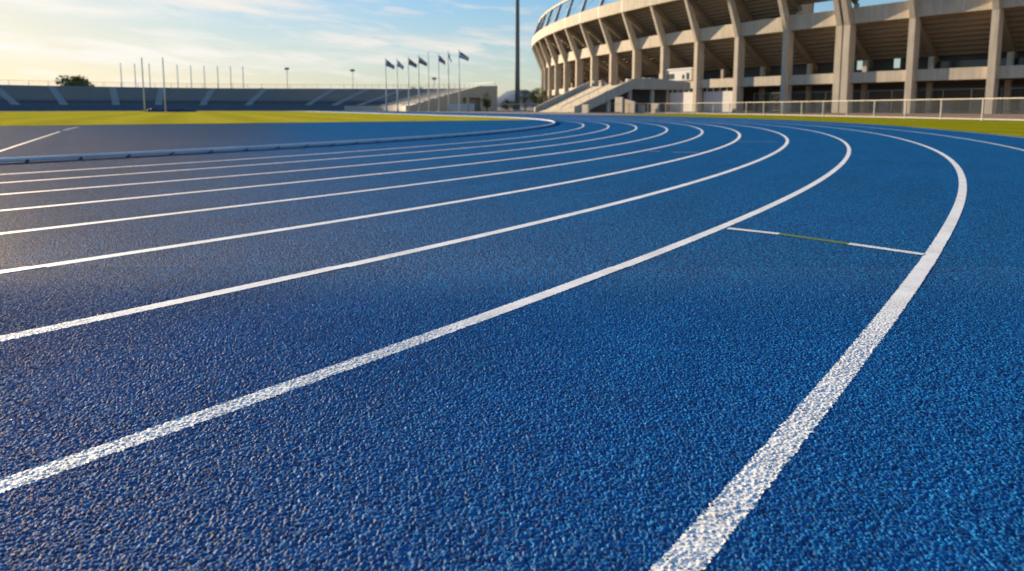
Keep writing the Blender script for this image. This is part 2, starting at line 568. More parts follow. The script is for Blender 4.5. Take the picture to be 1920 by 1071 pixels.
def oval(k, extra=0.0, fine=False):
    """lane line k as a list of (point, outward direction): bend, straight, far bend, straight"""
    out = []
    a = A_START
    while a < A_END:
        out.append(bend(k, a, extra))
        near = -43.6 < a < -34 and fine
        a += (0.0042 if near and a > -43.2 and a < -38.2 else 0.05 if near else 0.4)
    out.append(bend(k, A_END, extra))
    dv = smooth_tab(k, A_END)
    r = R0 + 1.22 * k + dv + extra
    c0 = Vector((CX, CY, 0))
    for i in range(1, 30):
        out.append((c0 + AX * r + SD * (STRAIGHT * i / 30), AX))
    c1 = c0 + SD * STRAIGHT
    for i in range(0, 61):
        t = math.pi * i / 60
        o = AX * math.cos(t) + SD * math.sin(t)
        out.append((c1 + o * r, o))
    for i in range(1, 30):
        out.append((c1 - AX * r - SD * (STRAIGHT * i / 30), -AX))
    return out


def sheet(name, pts, z, m):
    b = MB()
    b.add([(p[0], p[1], z) for p in pts], [tuple(range(len(pts)))])
    return tag(b.build(name, m), kind='structure')


def ring_sheet(name, inner, outer, z, m, closed=True):
    b = MB()
    n = len(inner)
    b.v = [(p[0], p[1], z) for p in inner] + [(p[0], p[1], z) for p in outer]
    for i in range(n if closed else n - 1):
        j = (i + 1) % n
        b.f.append((i, i + n, j + n, j))
    b.mi = [0] * len(b.f)
    return tag(b.build(name, m), kind='structure')


# ground to the horizon
g = MB()
g.add([(-6000, -6000, -0.03), (6000, -6000, -0.03), (6000, 6000, -0.03), (-6000, 6000, -0.03)], [(0, 1, 2, 3)])
tag(g.build("ground", M['ground']), kind='structure')
# the blue rubber: everything inside the outer line, the semicircle at this end of the field included
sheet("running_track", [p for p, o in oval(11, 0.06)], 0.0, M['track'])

# near piece of the same surface with every granule modelled
GX0, GY0, GCELL = -6.0, 0.5, 0.0044
_rs = np.random.RandomState(11)
_gn = (int(12.0 / GCELL) + 4, int(5.0 / GCELL) + 4)
_jx, _jy, _ht, _ra, _rb, _an, _col = [_rs.rand(*_gn).astype(np.float32) for _ in range(7)]


def granules(x, y):
    """height (m) of the granule surface and the shade of the granule on top, for arrays of x and y"""
    u = (x - GX0) / GCELL
    v = (y - GY0) / GCELL
    iu = np.floor(u).astype(int)
    iv = np.floor(v).astype(int)
    best = np.full(x.shape, -1.0, np.float32)
    shade = np.zeros(x.shape, np.float32)
    for a in (-1, 0, 1):
        for c in (-1, 0, 1):
            i_ = np.clip(iu + a, 0, _gn[0] - 1)
            j_ = np.clip(iv + c, 0, _gn[1] - 1)
            dx = u - (iu + a + _jx[i_, j_])
            dy = v - (iv + c + _jy[i_, j_])
            an = _an[i_, j_] * 6.283
            ca, sa = np.cos(an), np.sin(an)
            p_ = (dx * ca + dy * sa) / (0.62 + 0.5 * _ra[i_, j_])
            q_ = (-dx * sa + dy * ca) / (0.34 + 0.28 * _rb[i_, j_])
            z = 0.1 + 0.9 * _ht[i_, j_] - 0.62 * (p_ * p_ + q_ * q_)
            w_ = z > best
            best = np.where(w_, z, best)
            shade = np.where(w_, _col[i_, j_], shade)
    return np.maximum(best, -0.5) * 0.0055, shade


PY0, PY1 = 1.02, 3.3


def patch_fade(x, y):
    hw = 0.86 * y + 0.8
    f = np.minimum(np.clip((PY1 - y) / 1.1, 0, 1), np.clip((hw - np.abs(x)) / 0.6, 0, 1))
    return np.minimum(f, np.clip((y - PY0) / 0.05, 0, 1))


def near_height(x, y):
    h, sh = granules(x, y)
    return 0.0022 + h * patch_fade(x, y), sh


def grid_mesh(name, X, Y, Z, mask, m, **attrs):
    """mesh from 2-D arrays of vertices; mask marks the quads to keep"""
    r, c = X.shape
    idx = np.arange(r * c).reshape(r, c)
    q = np.stack([idx[:-1, :-1], idx[:-1, 1:], idx[1:, 1:], idx[1:, :-1]], -1)[mask]
    used, inv = np.unique(q.ravel(), return_inverse=True)
    co = np.stack([X.ravel(), Y.ravel(), Z.ravel()], -1)[used].astype(np.float32)
    me = bpy.data.meshes.new(name)
    me.vertices.add(len(co))
    me.vertices.foreach_set('co', co.ravel())
    me.loops.add(len(inv))
    me.loops.foreach_set('vertex_index', inv.astype(np.int32).ravel())
    me.polygons.add(len(q))
    me.polygons.foreach_set('loop_start', np.arange(0, len(inv), 4, dtype=np.int32))
    me.polygons.foreach_set('use_smooth', np.ones(len(q), bool))
    me.update(calc_edges=True)
    for an_, attr in attrs.items():
        at_ = me.attributes.new(an_, 'FLOAT', 'POINT')
        at_.data.foreach_set('value', attr.ravel()[used].astype(np.float32))
    me.materials.append(m)
    o = bpy.data.objects.new(name, me)
    COL.objects.link(o)
    return o


STEP = 0.0028
gx = np.arange(-3.7, 3.7, STEP)
gy = np.arange(PY0, PY1, STEP)
GXX, GYY = np.meshgrid(gx, gy)
HZ, SH = near_height(GXX, GYY)
cxm, cym = GXX[:-1, :-1], GYY[:-1, :-1]
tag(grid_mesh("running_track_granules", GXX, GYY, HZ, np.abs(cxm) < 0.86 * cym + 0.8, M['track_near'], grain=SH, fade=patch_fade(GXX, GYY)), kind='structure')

# infield turf: beyond the straight edge of the semicircle, up to the kerb
cen = Vector((CX, CY, 0))
edge0 = Vector((-23.65, 28.8, 0))
edge_d = Vector((0.868, 0.4966, 0)).normalized()
edge_n = Vector((-edge_d.y, edge_d.x, 0))
field = [p for p, o in oval(0, -0.35) if (p - edge0).dot(edge_n) > 0]
# start the outline where the kerb is crossed
sheet("infield_grass", field, 0.012, M['field'])

# verge between the outer line and the perimeter fence
FENCE = [(36.0, 6.0), (34.4, 14.0), (33.2, 24.0), (31.5, 38.3), (30.6, 46.0), (29.4, 56.0), (27.9, 67.5), (25.6, 78.0), (22.0, 88.0), (17.0, 94.5), (10.4, 98.5)]


def resample(pts, step, start=0.0):
    """points every 'step' metres along a smoothed polyline"""
    dense = []
    P = [Vector((x, y, 0)) for x, y in pts]
    P = [P[0] * 2 - P[1]] + P + [P[-1] * 2 - P[-2]]
    for i in range(1, len(P) - 2):
        for j in range(24):
            t = j / 24
            a, b, c, d = P[i - 1], P[i], P[i + 1], P[i + 2]
            dense.append(0.5 * ((2 * b) + (c - a) * t + (2 * a - 5 * b + 4 * c - d) * t * t + (3 * b - a - 3 * c + d) * t ** 3))
    dense.append(P[-2])
    out, acc_, nxt = [], 0.0, start
    for p, q in zip(dense, dense[1:]):
        L = (q - p).length
        while nxt <= acc_ + L:
            out.append(p.lerp(q, (nxt - acc_) / L))
            nxt += step
        acc_ += L
    return out


fence_line = resample(FENCE, 1.0)
inner, outer = [], []
for q in fence_line:
    a = math.degrees(math.atan2(q.y - CY, q.x - CX))
    if a > 36:
        continue
    p, o = bend(11, a, 0.06)
    inner.append(p)
    outer.append(q)
ring_sheet("grass_verge", inner, outer, 0.012, M['verge'], False)
# reddish footpath round the stadium
path_out = [q + Vector((30, 8, 0)) for q in fence_line]
path_in = [q + Vector((0.25, 0.05, 0)) for q in fence_line]
ring_sheet("footpath", path_in, [Vector((q.x + 60, q.y + 45, 0)) for q in fence_line], 0.004, M['path'], False)

# painted lane lines
LW = {1: 0.036, 2: 0.038, 3: 0.04, 4: 0.042, 5: 0.042, 6: 0.042, 7: 0.038, 8: 0.034, 9: 0.036, 10: 0.035, 11: 0.035}
NAMES = {1: "innermost lane line, thin and far from the camera beside the kerb", 2: "second lane line out from the kerb", 3: "third lane line out from the kerb", 4: "fourth lane line out from the kerb",
         5: "fifth lane line out from the kerb", 6: "sixth lane line, ending at the short faint cross mark", 7: "seventh lane line, crossing the middle of the track", 8: "broad white lane line running from lower left, left end of the white and green mark",
         9: "widest white lane line sweeping up from the bottom edge", 10: "lane line along the right, next to the outer edge line", 11: "pale outer edge line of the track beside the grass verge"}
for k in range(1, 12):
    seq = oval(k, 0.0, fine=(k >= 6 and k <= 9))
    n = len(seq)
    P_ = np.array([(p.x, p.y) for p, o in seq])
    O_ = np.array([(o.x, o.y) for p, o in seq])
    nc = 27 if k >= 6 and k <= 9 else 2
    near = np.hypot(P_[:, 0], P_[:, 1]) < 5
    jit = np.random.RandomState(k).randn(n, 2) * 0.0022 * near[:, None]
    t_ = np.linspace(-1, 1, nc)
    W_ = LW[k] * t_[None, :] + np.where(t_[None, :] < 0, jit[:, :1], jit[:, 1:]) * np.abs(t_[None, :]) ** 6
    X_ = P_[:, :1] + O_[:, :1] * W_
    Y_ = P_[:, 1:] + O_[:, 1:] * W_
    Z_ = np.full(X_.shape, 0.0015)
    if nc > 2:
        inside = (Y_ > PY0) & (Y_ < PY1) & (np.abs(X_) < 0.86 * Y_ + 0.8)
        hz, _s = near_height(X_, Y_)
        Z_ = np.where(inside, np.maximum(0.0046 + (hz - 0.0022) * 0.16, hz + 0.0006), Z_)
    X_, Y_, Z_ = [np.vstack([q, q[:1]]) for q in (X_, Y_, Z_)]
    o_ = grid_mesh("lane_line", X_, Y_, Z_, np.ones((X_.shape[0] - 1, nc - 1), bool), M['line_near'] if nc > 2 else M['line'])
    tag(o_, NAMES[k], kind='structure')


def mark(name, p, q, hw, m, label):
    b = MB()
    p, q = Vector((*p, 0)), Vector((*q, 0))
    d = (q - p).normalized()
    s = Vector((-d.y, d.x, 0)) * hw
    n = max(2, int((q - p).length / 0.012)) if hw > 0.02 and p.length < 6 else 2
    vs = []
    for i in range(n + 1):
        c = p.lerp(q, i / n)
        for sg in (-1, 1):
            t = c + s * (sg * (1 + random.gauss(0, 0.05)))
            vs.append((t.x, t.y, 0.003))
    b.add(vs, [(2 * i, 2 * i + 1, 2 * i + 3, 2 * i + 2) for i in range(n)])
    return tag(b.build(name, m), label, kind='structure')


mark("stagger_line", (1.545, 4.388), (1.83, 4.19), 0.032, M['line'], "white left end of the short cross mark between the two broad lines")
mark("stagger_line", (1.83, 4.19), (2.14, 3.88), 0.03, M['line_green'], "dull green middle of the short cross mark")
mark("stagger_line", (2.14, 3.88), (2.425, 3.59), 0.032, M['line'], "white right end of the short cross mark")
mark("stagger_line", (2.70, 12.29), (2.92, 12.2), 0.045, M['line_faint'], "faint short dash beside the fifth lane line")
mark("stagger_line", (3.13, 12.07), (3.57, 11.92), 0.045, M['line_faint'], "faint short dash beside the sixth lane line")
mark("stagger_line", (5.72, 15.76), (6.72, 15.76), 0.045, M['line_faint'], "faint bluish cross mark beyond the seventh lane line")
mark("field_line", (-9.6, 11.4), (-16.2, 22.3), 0.032, M['line_old'], "pale straight line on the blue semicircle, nearer piece")
mark("field_line", (-17.0, 23.6), (-19.4, 27.9), 0.032, M['line_old'], "pale straight line on the blue semicircle, piece beside the turf")

# kerb rail on the inner edge
kr = thing("kerb_rail", (*bend(0, -30)[0][:2], 0), "low white rounded kerb rail curving along the inner edge of the track", "kerb rail")
seq = oval(0)
frames = [(lambda d, h, p=p, o=o: (p.x + o.x * d, p.y + o.y * d, h)) for p, o in seq]
frames.append(frames[0])
prof = [(d_ * 0.9, h_ * 0.86) for d_, h_ in [(-0.055, 0.022), (0.055, 0.022), (0.068, 0.034), (0.070, 0.066), (0.060, 0.084), (0.040, 0.094), (0.0, 0.098), (-0.040, 0.094), (-0.060, 0.084), (-0.070, 0.066), (-0.068, 0.034)]]
b = MB()
b.sweep(frames, prof, caps=False)
b.build("rail", M['kerb'], kr, smooth=True)
for i in range(70):
    p, o = bend(0, -43.5 + i * 1.02)
    t = Vector((-o.y, o.x, 0))
    b = MB()
    b.box((p.x, p.y, 0.010), (0.04, 0.02, 0.010), o, t)
    b.box((p.x + o.x * 0.0635, p.y + o.y * 0.0635, 0.036), (0.004, 0.016, 0.010), o, t)
    b.build("foot", M['rubber'], kr)

# hills far away
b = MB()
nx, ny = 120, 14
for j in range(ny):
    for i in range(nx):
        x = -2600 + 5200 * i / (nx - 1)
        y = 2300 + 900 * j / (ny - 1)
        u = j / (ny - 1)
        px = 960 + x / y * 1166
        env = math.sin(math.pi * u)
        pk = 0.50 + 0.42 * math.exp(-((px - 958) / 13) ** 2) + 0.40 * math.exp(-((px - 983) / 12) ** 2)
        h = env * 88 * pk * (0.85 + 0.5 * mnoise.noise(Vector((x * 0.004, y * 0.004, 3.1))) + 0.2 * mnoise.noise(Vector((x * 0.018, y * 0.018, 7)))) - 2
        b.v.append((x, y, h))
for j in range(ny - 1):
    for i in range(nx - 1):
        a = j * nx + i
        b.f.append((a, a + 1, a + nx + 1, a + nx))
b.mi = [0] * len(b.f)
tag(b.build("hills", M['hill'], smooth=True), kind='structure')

# ------------------------------------------------------------------ the stadium
# plan of the outer column line: a curve that tightens with distance, integrated from its heading
P0, P1, H0, K0, K1, DS, K2 = 64.654, 84.713, -0.6515, 0.01712, 0.00546, 9.97, -0.0002
SUB = 16


def facade_samples():
    fw = []
    x, y, h = P0, P1, H0
    for i in range(21 * SUB + 1):
        fw.append((x, y, h))
        s = i / SUB
        h += (K0 + K1 * s + K2 * s * s) / SUB
        x += math.sin(h) * DS / SUB
        y += math.cos(h) * DS / SUB
    bw_ = []
    x, y, h = P0, P1, H0
    for i in range(3 * SUB):
        x -= math.sin(h) * DS / SUB
        y -= math.cos(h) * DS / SUB
        h -= K0 / SUB
        bw_.append((x, y, h))
    return list(reversed(bw_)) + fw


FS = facade_samples()
S_MIN, S_MAX = -3, 21


def fr(s):
    """frame of the facade at column number s: f(d, h) with d metres inward"""
    u = min(max((s - S_MIN) * SUB, 0), len(FS) - 1.001)
    i = int(u)
    t = u - i
    a, c = FS[i], FS[i + 1]
    x, y, h = [a[k] + (c[k] - a[k]) * t for k in range(3)]
    nx_, ny_ = math.cos(h), -math.sin(h)          # inward
    return lambda d, z: Vector((x + nx_ * d, y + ny_ * d, z))


def basis(s):
    f = fr(s)
    o = f(0, 0)
    inn = (f(1, 0) - o).normalized()
    return o, inn, Vector((-inn.y, inn.x, 0))


def frs(s0, s1, n=None):
    n = n or max(2, int(round((s1 - s0) * 6)))
    return [fr(s0 + (s1 - s0) * i / n) for i in range(n + 1)]


stad = thing("stadium", (*fr(4)(6, 0)[:2], 0), "huge curved concrete stadium with leaning columns and open tiers", "stadium")
SB, SE = -2.6, 20.6
LEAN, KINK, RING = -3.65, 14.0, 22.1


def part(name, prof, mname, s0=SB, s1=SE, parent=None, **kw):
    b_ = MB()
    b_.sweep(frs(s0, s1), prof)
    return b_.build(name, M[mname], parent or stad)


part("ring_beam", [(LEAN - 0.25, 22.1), (LEAN + 0.55, 22.1), (LEAN + 0.55, 24.6), (LEAN + 0.35, 24.8), (LEAN - 0.25, 24.8)], 'concrete')
part("middle_beam", [(0.12, 14.0), (0.75, 14.0), (0.75, 16.45), (0.02, 16.45)], 'concrete')
part("balcony_parapet", [(0.45, 4.75), (0.8, 4.75), (0.8, 6.4), (0.45, 6.4)], 'concrete')
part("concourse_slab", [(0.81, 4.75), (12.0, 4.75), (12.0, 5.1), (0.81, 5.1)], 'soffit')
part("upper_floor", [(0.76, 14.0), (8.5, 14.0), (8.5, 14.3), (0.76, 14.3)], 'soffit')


def stepped(d0, h0, d1, h1, n, thick):
    """underside of raked seating: saw-tooth profile below, straight above"""
    lo, up = [], []
    for i in range(n):
        a = d0 + (d1 - d0) * i / n
        c = d0 + (d1 - d0) * (i + 1) / n
        z = h0 + (h1 - h0) * i / n
        z2 = h0 + (h1 - h0) * (i + 1) / n
        lo += [(a, z), (c, z), ]
        if i < n - 1:
            lo[-1] = (c, z)
            lo.append((c, z2 + 0.0))
    up = [(d1, h1 + thick), (d0, h0 + thick)]
    out = [lo[0]]
    for q in lo[1:]:
        if (q[0] - out[-1][0]) ** 2 + (q[1] - out[-1][1]) ** 2 > 1e-8:
            out.append(q)
    return out + up


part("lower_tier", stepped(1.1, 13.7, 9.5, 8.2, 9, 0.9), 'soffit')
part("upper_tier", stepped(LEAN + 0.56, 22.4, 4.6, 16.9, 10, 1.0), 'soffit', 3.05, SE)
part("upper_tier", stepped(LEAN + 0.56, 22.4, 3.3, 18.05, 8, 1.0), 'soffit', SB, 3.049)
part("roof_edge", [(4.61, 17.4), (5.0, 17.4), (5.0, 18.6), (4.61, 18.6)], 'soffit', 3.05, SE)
# inner walls: closed except where the photograph shows daylight through the bays
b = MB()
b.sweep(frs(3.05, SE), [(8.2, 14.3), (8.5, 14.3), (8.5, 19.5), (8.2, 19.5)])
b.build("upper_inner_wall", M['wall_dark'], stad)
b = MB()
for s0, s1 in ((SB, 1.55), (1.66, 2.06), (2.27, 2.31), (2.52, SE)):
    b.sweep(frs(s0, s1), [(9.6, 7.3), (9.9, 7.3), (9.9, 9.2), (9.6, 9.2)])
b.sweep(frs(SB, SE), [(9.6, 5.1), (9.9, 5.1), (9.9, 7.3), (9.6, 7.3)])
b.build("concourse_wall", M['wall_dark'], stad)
b = MB()
b.sweep(frs(SB, 0.95), [(8.6, 5.1), (8.7, 5.1), (8.7, 7.9), (8.6, 7.9)])
b.build("concourse_glazing", M['glass'], stad)
# ground floor
b = MB()
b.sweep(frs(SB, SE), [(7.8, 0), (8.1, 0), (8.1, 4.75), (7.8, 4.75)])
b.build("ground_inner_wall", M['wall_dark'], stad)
for s0, s1 in ((4.08, 4.92), (5.08, 5.92)):
    b = MB()
    b.sweep(frs(s0, s1), [(1.3, 0), (1.6, 0), (1.6, 4.0), (1.3, 4.0)])
    wl = b.build("ground_wall", M['wall_white'], stad)
    b = MB()
    b.sweep(frs(s0, s1), [(1.35, 4.0), (1.5, 4.0), (1.5, 4.75), (1.35, 4.75)])
    b.build("window_strip", M['glass'], wl)
    for q in range(5):
        b = MB()
        f = fr(s0 + (s1 - s0) * (q + 0.5) / 5)
        b.bar(f(1.36, 4.01), f(1.36, 4.74), 0.12, 0.06, f(1, 0) - f(0, 0))
        b.build("window_mullion", M['wall_white'], wl)
b = MB()
b.sweep(frs(6.08, 6.92), [(1.3, 0), (1.6, 0), (1.6, 1.9), (1.3, 1.9)])
b.build("ground_wall", M['wall_white'], stad)
b = MB()
b.sweep(frs(6.0, 7.1), [(6.0, 0), (6.3, 0), (6.3, 4.75), (6.0, 4.75)])
b.build("garage_back_wall", M['wall_dark'], stad)

for i in range(-2, 21):
    o, inn, tan = basis(i)
    b = MB()
    offs = (-0.62, 0.62) if i == 2 else (0.0,)
    for q in offs:
        hw = 0.42 if i != 2 else 0.5
        c = o + tan * q
        # lower shaft: tapers a little, front edge proud of the beams
        b.bar(c + inn * 0.55, c + inn * 0.5 + Vector((0, 0, KINK)), hw * 1.06, 1.0, inn, 0, hw, 0.95)
        # leaning fin up to the ring beam
        b.bar(c + inn * 0.45 + Vector((0, 0, KINK - 0.2)), c + inn * (LEAN + 0.35) + Vector((0, 0, RING + 0.1)), hw * 0.86, 0.85, inn, 0, hw * 0.7, 0.5)
    if i == 2:
        b.box(o + inn * 0.75 + Vector((0, 0, 7)), (0.55, 0.14, 7), inn, tan)
    b.build("column", M['concrete'], stad)
    b = MB()
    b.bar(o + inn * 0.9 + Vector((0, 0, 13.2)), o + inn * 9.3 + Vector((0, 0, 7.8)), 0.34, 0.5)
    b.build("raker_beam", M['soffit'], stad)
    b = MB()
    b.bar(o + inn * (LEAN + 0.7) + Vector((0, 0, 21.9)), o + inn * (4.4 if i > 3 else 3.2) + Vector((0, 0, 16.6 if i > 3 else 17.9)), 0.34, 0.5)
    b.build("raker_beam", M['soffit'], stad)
    b = MB()
    b.bar(o + inn * 7.4 + Vector((0, 0, 0)), o + inn * 7.4 + Vector((0, 0, 8.7)), 0.35, 0.35, inn)
    b.build("inner_column", M['concrete'], stad)
    b = MB()
    b.bar(o + inn * 3.4 + Vector((0, 0, 14.3)), o + inn * 3.4 + Vector((0, 0, 17.6)), 0.3, 0.3, inn)
    b.build("inner_column", M['concrete'], stad)
    # canopy strut above the ring beam, leaning back over the seats
    b = MB()
    b.bar(o + inn * (LEAN + 0.2) + Vector((0, 0, 24.5)), o + inn * (LEAN + 2.2) + Vector((0, 0, 30.3)), 0.22, 0.42, inn, 0, 0.17, 0.3)
    b.box(o + inn * (LEAN - 0.253) + Vector((0, 0, 23.45)), (0.005, 0.07, 1.33), inn, tan)
    b.build("canopy_strut", M['canopy'], stad)
part("canopy_rail", [(LEAN + 1.95, 30.1), (LEAN + 2.45, 30.1), (LEAN + 2.45, 30.75), (LEAN + 1.95, 30.75)], 'concrete')
b = MB()
for i in range(-2, 20):
    f, g2 = fr(i), fr(i + 1)
    b.tube([f(LEAN + 1.9, 29.6), g2(LEAN + 0.3, 25.0)], 0.045, 5)
    b.tube([f(LEAN + 1.2, 27.6), g2(LEAN + 1.2, 27.6)], 0.04, 5)
b.build("canopy_brace", M['canopy'], stad)

# service doors and a pipe run along the back of the ground floor
for s0 in (-1.7, -0.75, -0.3, 0.3, 0.7, 1.25, 1.6, 2.3, 2.7, 3.25, 3.7):
    b = MB()
    b.sweep(frs(s0, s0 + 0.16, 2), [(7.72, 0.02), (7.79, 0.02), (7.79, 2.3), (7.72, 2.3)])
    dr = b.build("service_door", M['door'], stad)
    b = MB()
    f = fr(s0 + 0.02)
    b.box(f(7.68, 1.05), (0.05, 0.05, 0.12))
    b.build("handle", M['grey_metal'], dr)
b = MB()
for z in (3.6, 3.9):
    b.tube([fr(SB + 0.2 * q)(7.6, z) for q in range(33)], 0.09, 6)
b.build("pipe_run", M['grey_metal'], stad)

# kiosk standing on the balcony
f0, f1 = fr(5.12), fr(5.88)
kio = thing("kiosk", f0(0.0, 6.4), "small cream kiosk with dark openings standing above the balcony parapet", "kiosk")
b = MB()
b.sweep(frs(5.16, 5.93, 4), [(0.1, 6.41), (2.6, 6.41), (2.6, 8.6), (0.1, 8.6)])
b.build("wall", M['wall_white'], kio)
b = MB()
b.sweep(frs(5.13, 5.95, 4), [(-0.05, 8.6), (2.8, 8.6), (2.8, 8.95), (-0.05, 8.95)])
b.build("roof", M['wall_white'], kio)
for s0, s1, z0, z1 in ((5.22, 5.29, 6.6, 7.9), (5.36, 5.41, 6.7, 7.6), (5.66, 5.88, 6.8, 7.9)):
    b = MB()
    b.sweep(frs(s0, s1, 2), [(0.04, z0), (0.12, z0), (0.12, z1), (0.04, z1)])
    b.build("window", M['glass'], kio)

# ------------------------------------------------------------------ grand staircase
A = Vector((11.2, 108.0, 0))
wv = Vector((-6.3, 16.6, 0))
WID = wv.length
wv.normalize()
uv = Vector((wv.y, -wv.x, 0))
RUN, RISE, NST = 11.4, 5.0, 28
sta = thing("entrance_staircase", A + wv * (WID / 2), "wide concrete outdoor staircase rising to the stadium landing", "staircase")


def SP(u, v, z):
    return A + uv * u + wv * v + Vector((0, 0, z))


prof = [(0.0, 0.0)]
for i in range(NST):
    prof.append((RUN * i / NST, RISE * (i + 1) / NST))
    prof.append((RUN * (i + 1) / NST, RISE * (i + 1) / NST))
prof += [(RUN, RISE - 0.7), (1.2, 0.0)]
b = MB()
b.sweep([lambda d, h, v=v: SP(d, v, h) for v in (0.45, WID - 0.45)], prof)
b.build("flight", M['step'], sta)
for v0 in (0.0, WID - 0.45):
    b = MB()
    pr = [(-0.5, 0.0), (-0.5, 1.0), (0.0, 1.15), (RUN + 0.1, RISE + 1.1), (RUN + 0.1, RISE - 0.75), (1.4, 0.0)]
    b.sweep([lambda d, h, v=v: SP(d, v, h) for v in (v0, v0 + 0.449)], pr)
    b.build("stair_parapet", M['concrete'], sta)
for v in (WID * 0.36, WID * 0.68):
    b = MB()
    b.tube([SP(0.1, v, 1.05), SP(RUN, v, RISE + 1.0), SP(RUN + 1.2, v, RISE + 1.0)], 0.045, 6)
    for q in range(7):
        u = 0.1 + (RUN - 0.2) * q / 6
        b.tube([SP(u, v, RISE * u / RUN), SP(u, v, RISE * u / RUN + 1.02)], 0.04, 6)
    b.build("handrail", M['grey_metal'], sta)
b = MB()
b.sweep([lambda d, h, v=v: SP(d, v, h) for v in (0.2, WID - 0.2)], [(RUN, RISE - 0.7), (RUN + 11, RISE - 0.7), (RUN + 11, RISE - 0.002), (RUN, RISE - 0.002)])
b.build("landing", M['step'], sta)
b = MB()
b.sweep([lambda d, h, v=v: SP(d, v, h) for v in (0.0, 0.199)], [(RUN + 0.11, RISE - 0.9), (RUN + 12, RISE - 0.9), (RUN + 12, RISE + 0.5), (RUN + 4.5, RISE + 1.1), (RUN + 0.11, RISE + 1.1)])
b.build("landing_parapet", M['concrete'], sta)
for u in (6.5, 10.8, 15.5):
    b = MB()
    zt = min(RISE, RISE * u / RUN) - 0.75
    b.bar(SP(u, 0.6, 0), SP(u, 0.6, zt), 0.3, 0.3, uv)
    b.build("support", M['concrete'], sta)
b = MB()
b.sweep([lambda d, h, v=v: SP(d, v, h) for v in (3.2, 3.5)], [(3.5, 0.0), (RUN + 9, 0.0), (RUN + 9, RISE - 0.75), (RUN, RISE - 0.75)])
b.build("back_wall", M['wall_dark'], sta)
for k, (u, v) in enumerate(((RUN + 1.0, WID - 1.2), (RUN + 1.4, WID - 3.4), (RUN + 2.2, 5.5), (RUN + 3.0, 1.2), (RUN + 4.2, 1.1))):
    b = MB()
    c = SP(u, v, RISE)
    b.box(c + Vector((0, 0, 0.62)), (0.5, 0.5, 0.62), uv, wv, bev=0.06)
    b.build("landing_bollard", M['step'], sta)

# gate pillars in front
PN = Vector((0.86, 0.51, 0))          # the pillars are thin blades parallel to the stadium front
PT = Vector((0.51, -0.86, 0))
PILL = [(1098, 100.0, 0.85, 1.35, "short pale concrete block at the foot of the staircase, leftmost of the gate pillars"),
        (1160, 96.0, 0.85, 2.45, "tallest pale concrete gate pillar, under the staircase"),
        (1180.5, 96.0, 1.1, 1.95, "wide slanted-top concrete gate pillar beside the tallest one"),
        (1201.5, 95.0, 0.6, 1.25, "small slim concrete pillar second from the right"),
        (1227.5, 94.0, 0.75, 1.45, "pale square concrete pillar nearest the white stadium wall")]
for px, y, hw, h, lab in PILL:
    c0 = Vector((at(px, y), y, 0))
    p = thing("gate_pillar", c0, lab, "pillar", "concrete pillars before the staircase")
    b = MB()
    dh = 0.22 if hw > 1 else 0.0
    vs = []
    for z in (0, 1):
        for sx, sy in ((-1, -1), (1, -1), (1, 1), (-1, 1)):
            vs.append(c0 + PN * (0.16 * sx) + PT * (hw * sy) + Vector((0, 0, z * (h - dh * sy))))
    b.add(vs, [(3, 2, 1, 0), (4, 5, 6, 7), (0, 1, 5, 4), (1, 2, 6, 5), (2, 3, 7, 6), (3, 0, 4, 7)])
    b.build("pillar_shaft", M['step'], p)
    b = MB()
    b.box(c0 + Vector((0, 0, 0.05)), (0.26, hw + 0.1, 0.05), PN, PT)
    b.build("plinth", M['concrete'], p)


# ------------------------------------------------------------------ fences
def railing(name, pts, h, label, cat, mats, pw=0.055, rail=0.05, low=0.16, pick=0.11, pick_w=0.008, group=None, low_h=0.05):
    """posts at pts, a rail along the top, one along the bottom, thin pickets between"""
    t = thing(name, (*pts[len(pts) // 2][:2], 0), label, cat, group)
    P = [Vector((p[0], p[1], 0)) for p in pts]
    up = Vector((0, 0, 1))
    for p in P:
        b_ = MB()
        b_.box(p + up * (h / 2 - 0.01), (pw, pw, h / 2 - 0.012 + 0.01), bev=0.01)
        b_.box(p + up * 0.012, (pw * 2, pw * 2, 0.012))
        b_.build("post", mats, t)
    b1, b2, b3 = MB(), MB(), MB()
    for p, q in zip(P, P[1:]):
        b1.bar(p + up * (h + rail), q + up * (h + rail), rail, rail)
        b2.bar(p + up * low, q + up * low, rail, low_h)
        n = int((q - p).length / pick)
        for i in range(1, n):
            c = p.lerp(q, i / n)
            b3.bar(c + up * (low + low_h), c + up * h, pick_w, pick_w, (1, 0, 0))
    b1.build("top_rail", mats, t)
    b2.build("bottom_rail", mats, t)
    b3.build("picket_infill", M['grey_metal'], t)
    return t


fence_posts = resample(FENCE, 3.45, 1.2)
railing("railing_fence", fence_posts, 1.42, "long cream railing fence between the grass verge and the stadium path", "fence", M['fence'], pw=0.042, rail=0.027, low=0.1, pick=0.16, pick_w=0.0045, low_h=0.03)
railing("railing_fence", [(5.6, 128), (2.6, 129.5), (-0.6, 131), (-4.4, 132.5)], 1.5, "short pale railing fence left of the staircase foot", "fence", M['fence'], pw=0.09, rail=0.09, low=0.2, pick=0.3, pick_w=0.02)
inner_posts = []
s = SB + 0.1
while s < 3.95:
    inner_posts.append(fr(s)(1.4, 0))
    s += 0.345
railing("security_fence", inner_posts, 3.4, "tall dark grey metal fence between the stadium columns", "fence", M['grey_metal'], pw=0.06, rail=0.05, low=0.3, pick=0.30, pick_w=0.011)

# ------------------------------------------------------------------ far grandstand
G1, RG1 = Vector((-64, 105, 0)), 70.0
G2, RG2 = Vector((-57.5, 141.4, 0)), 33.0


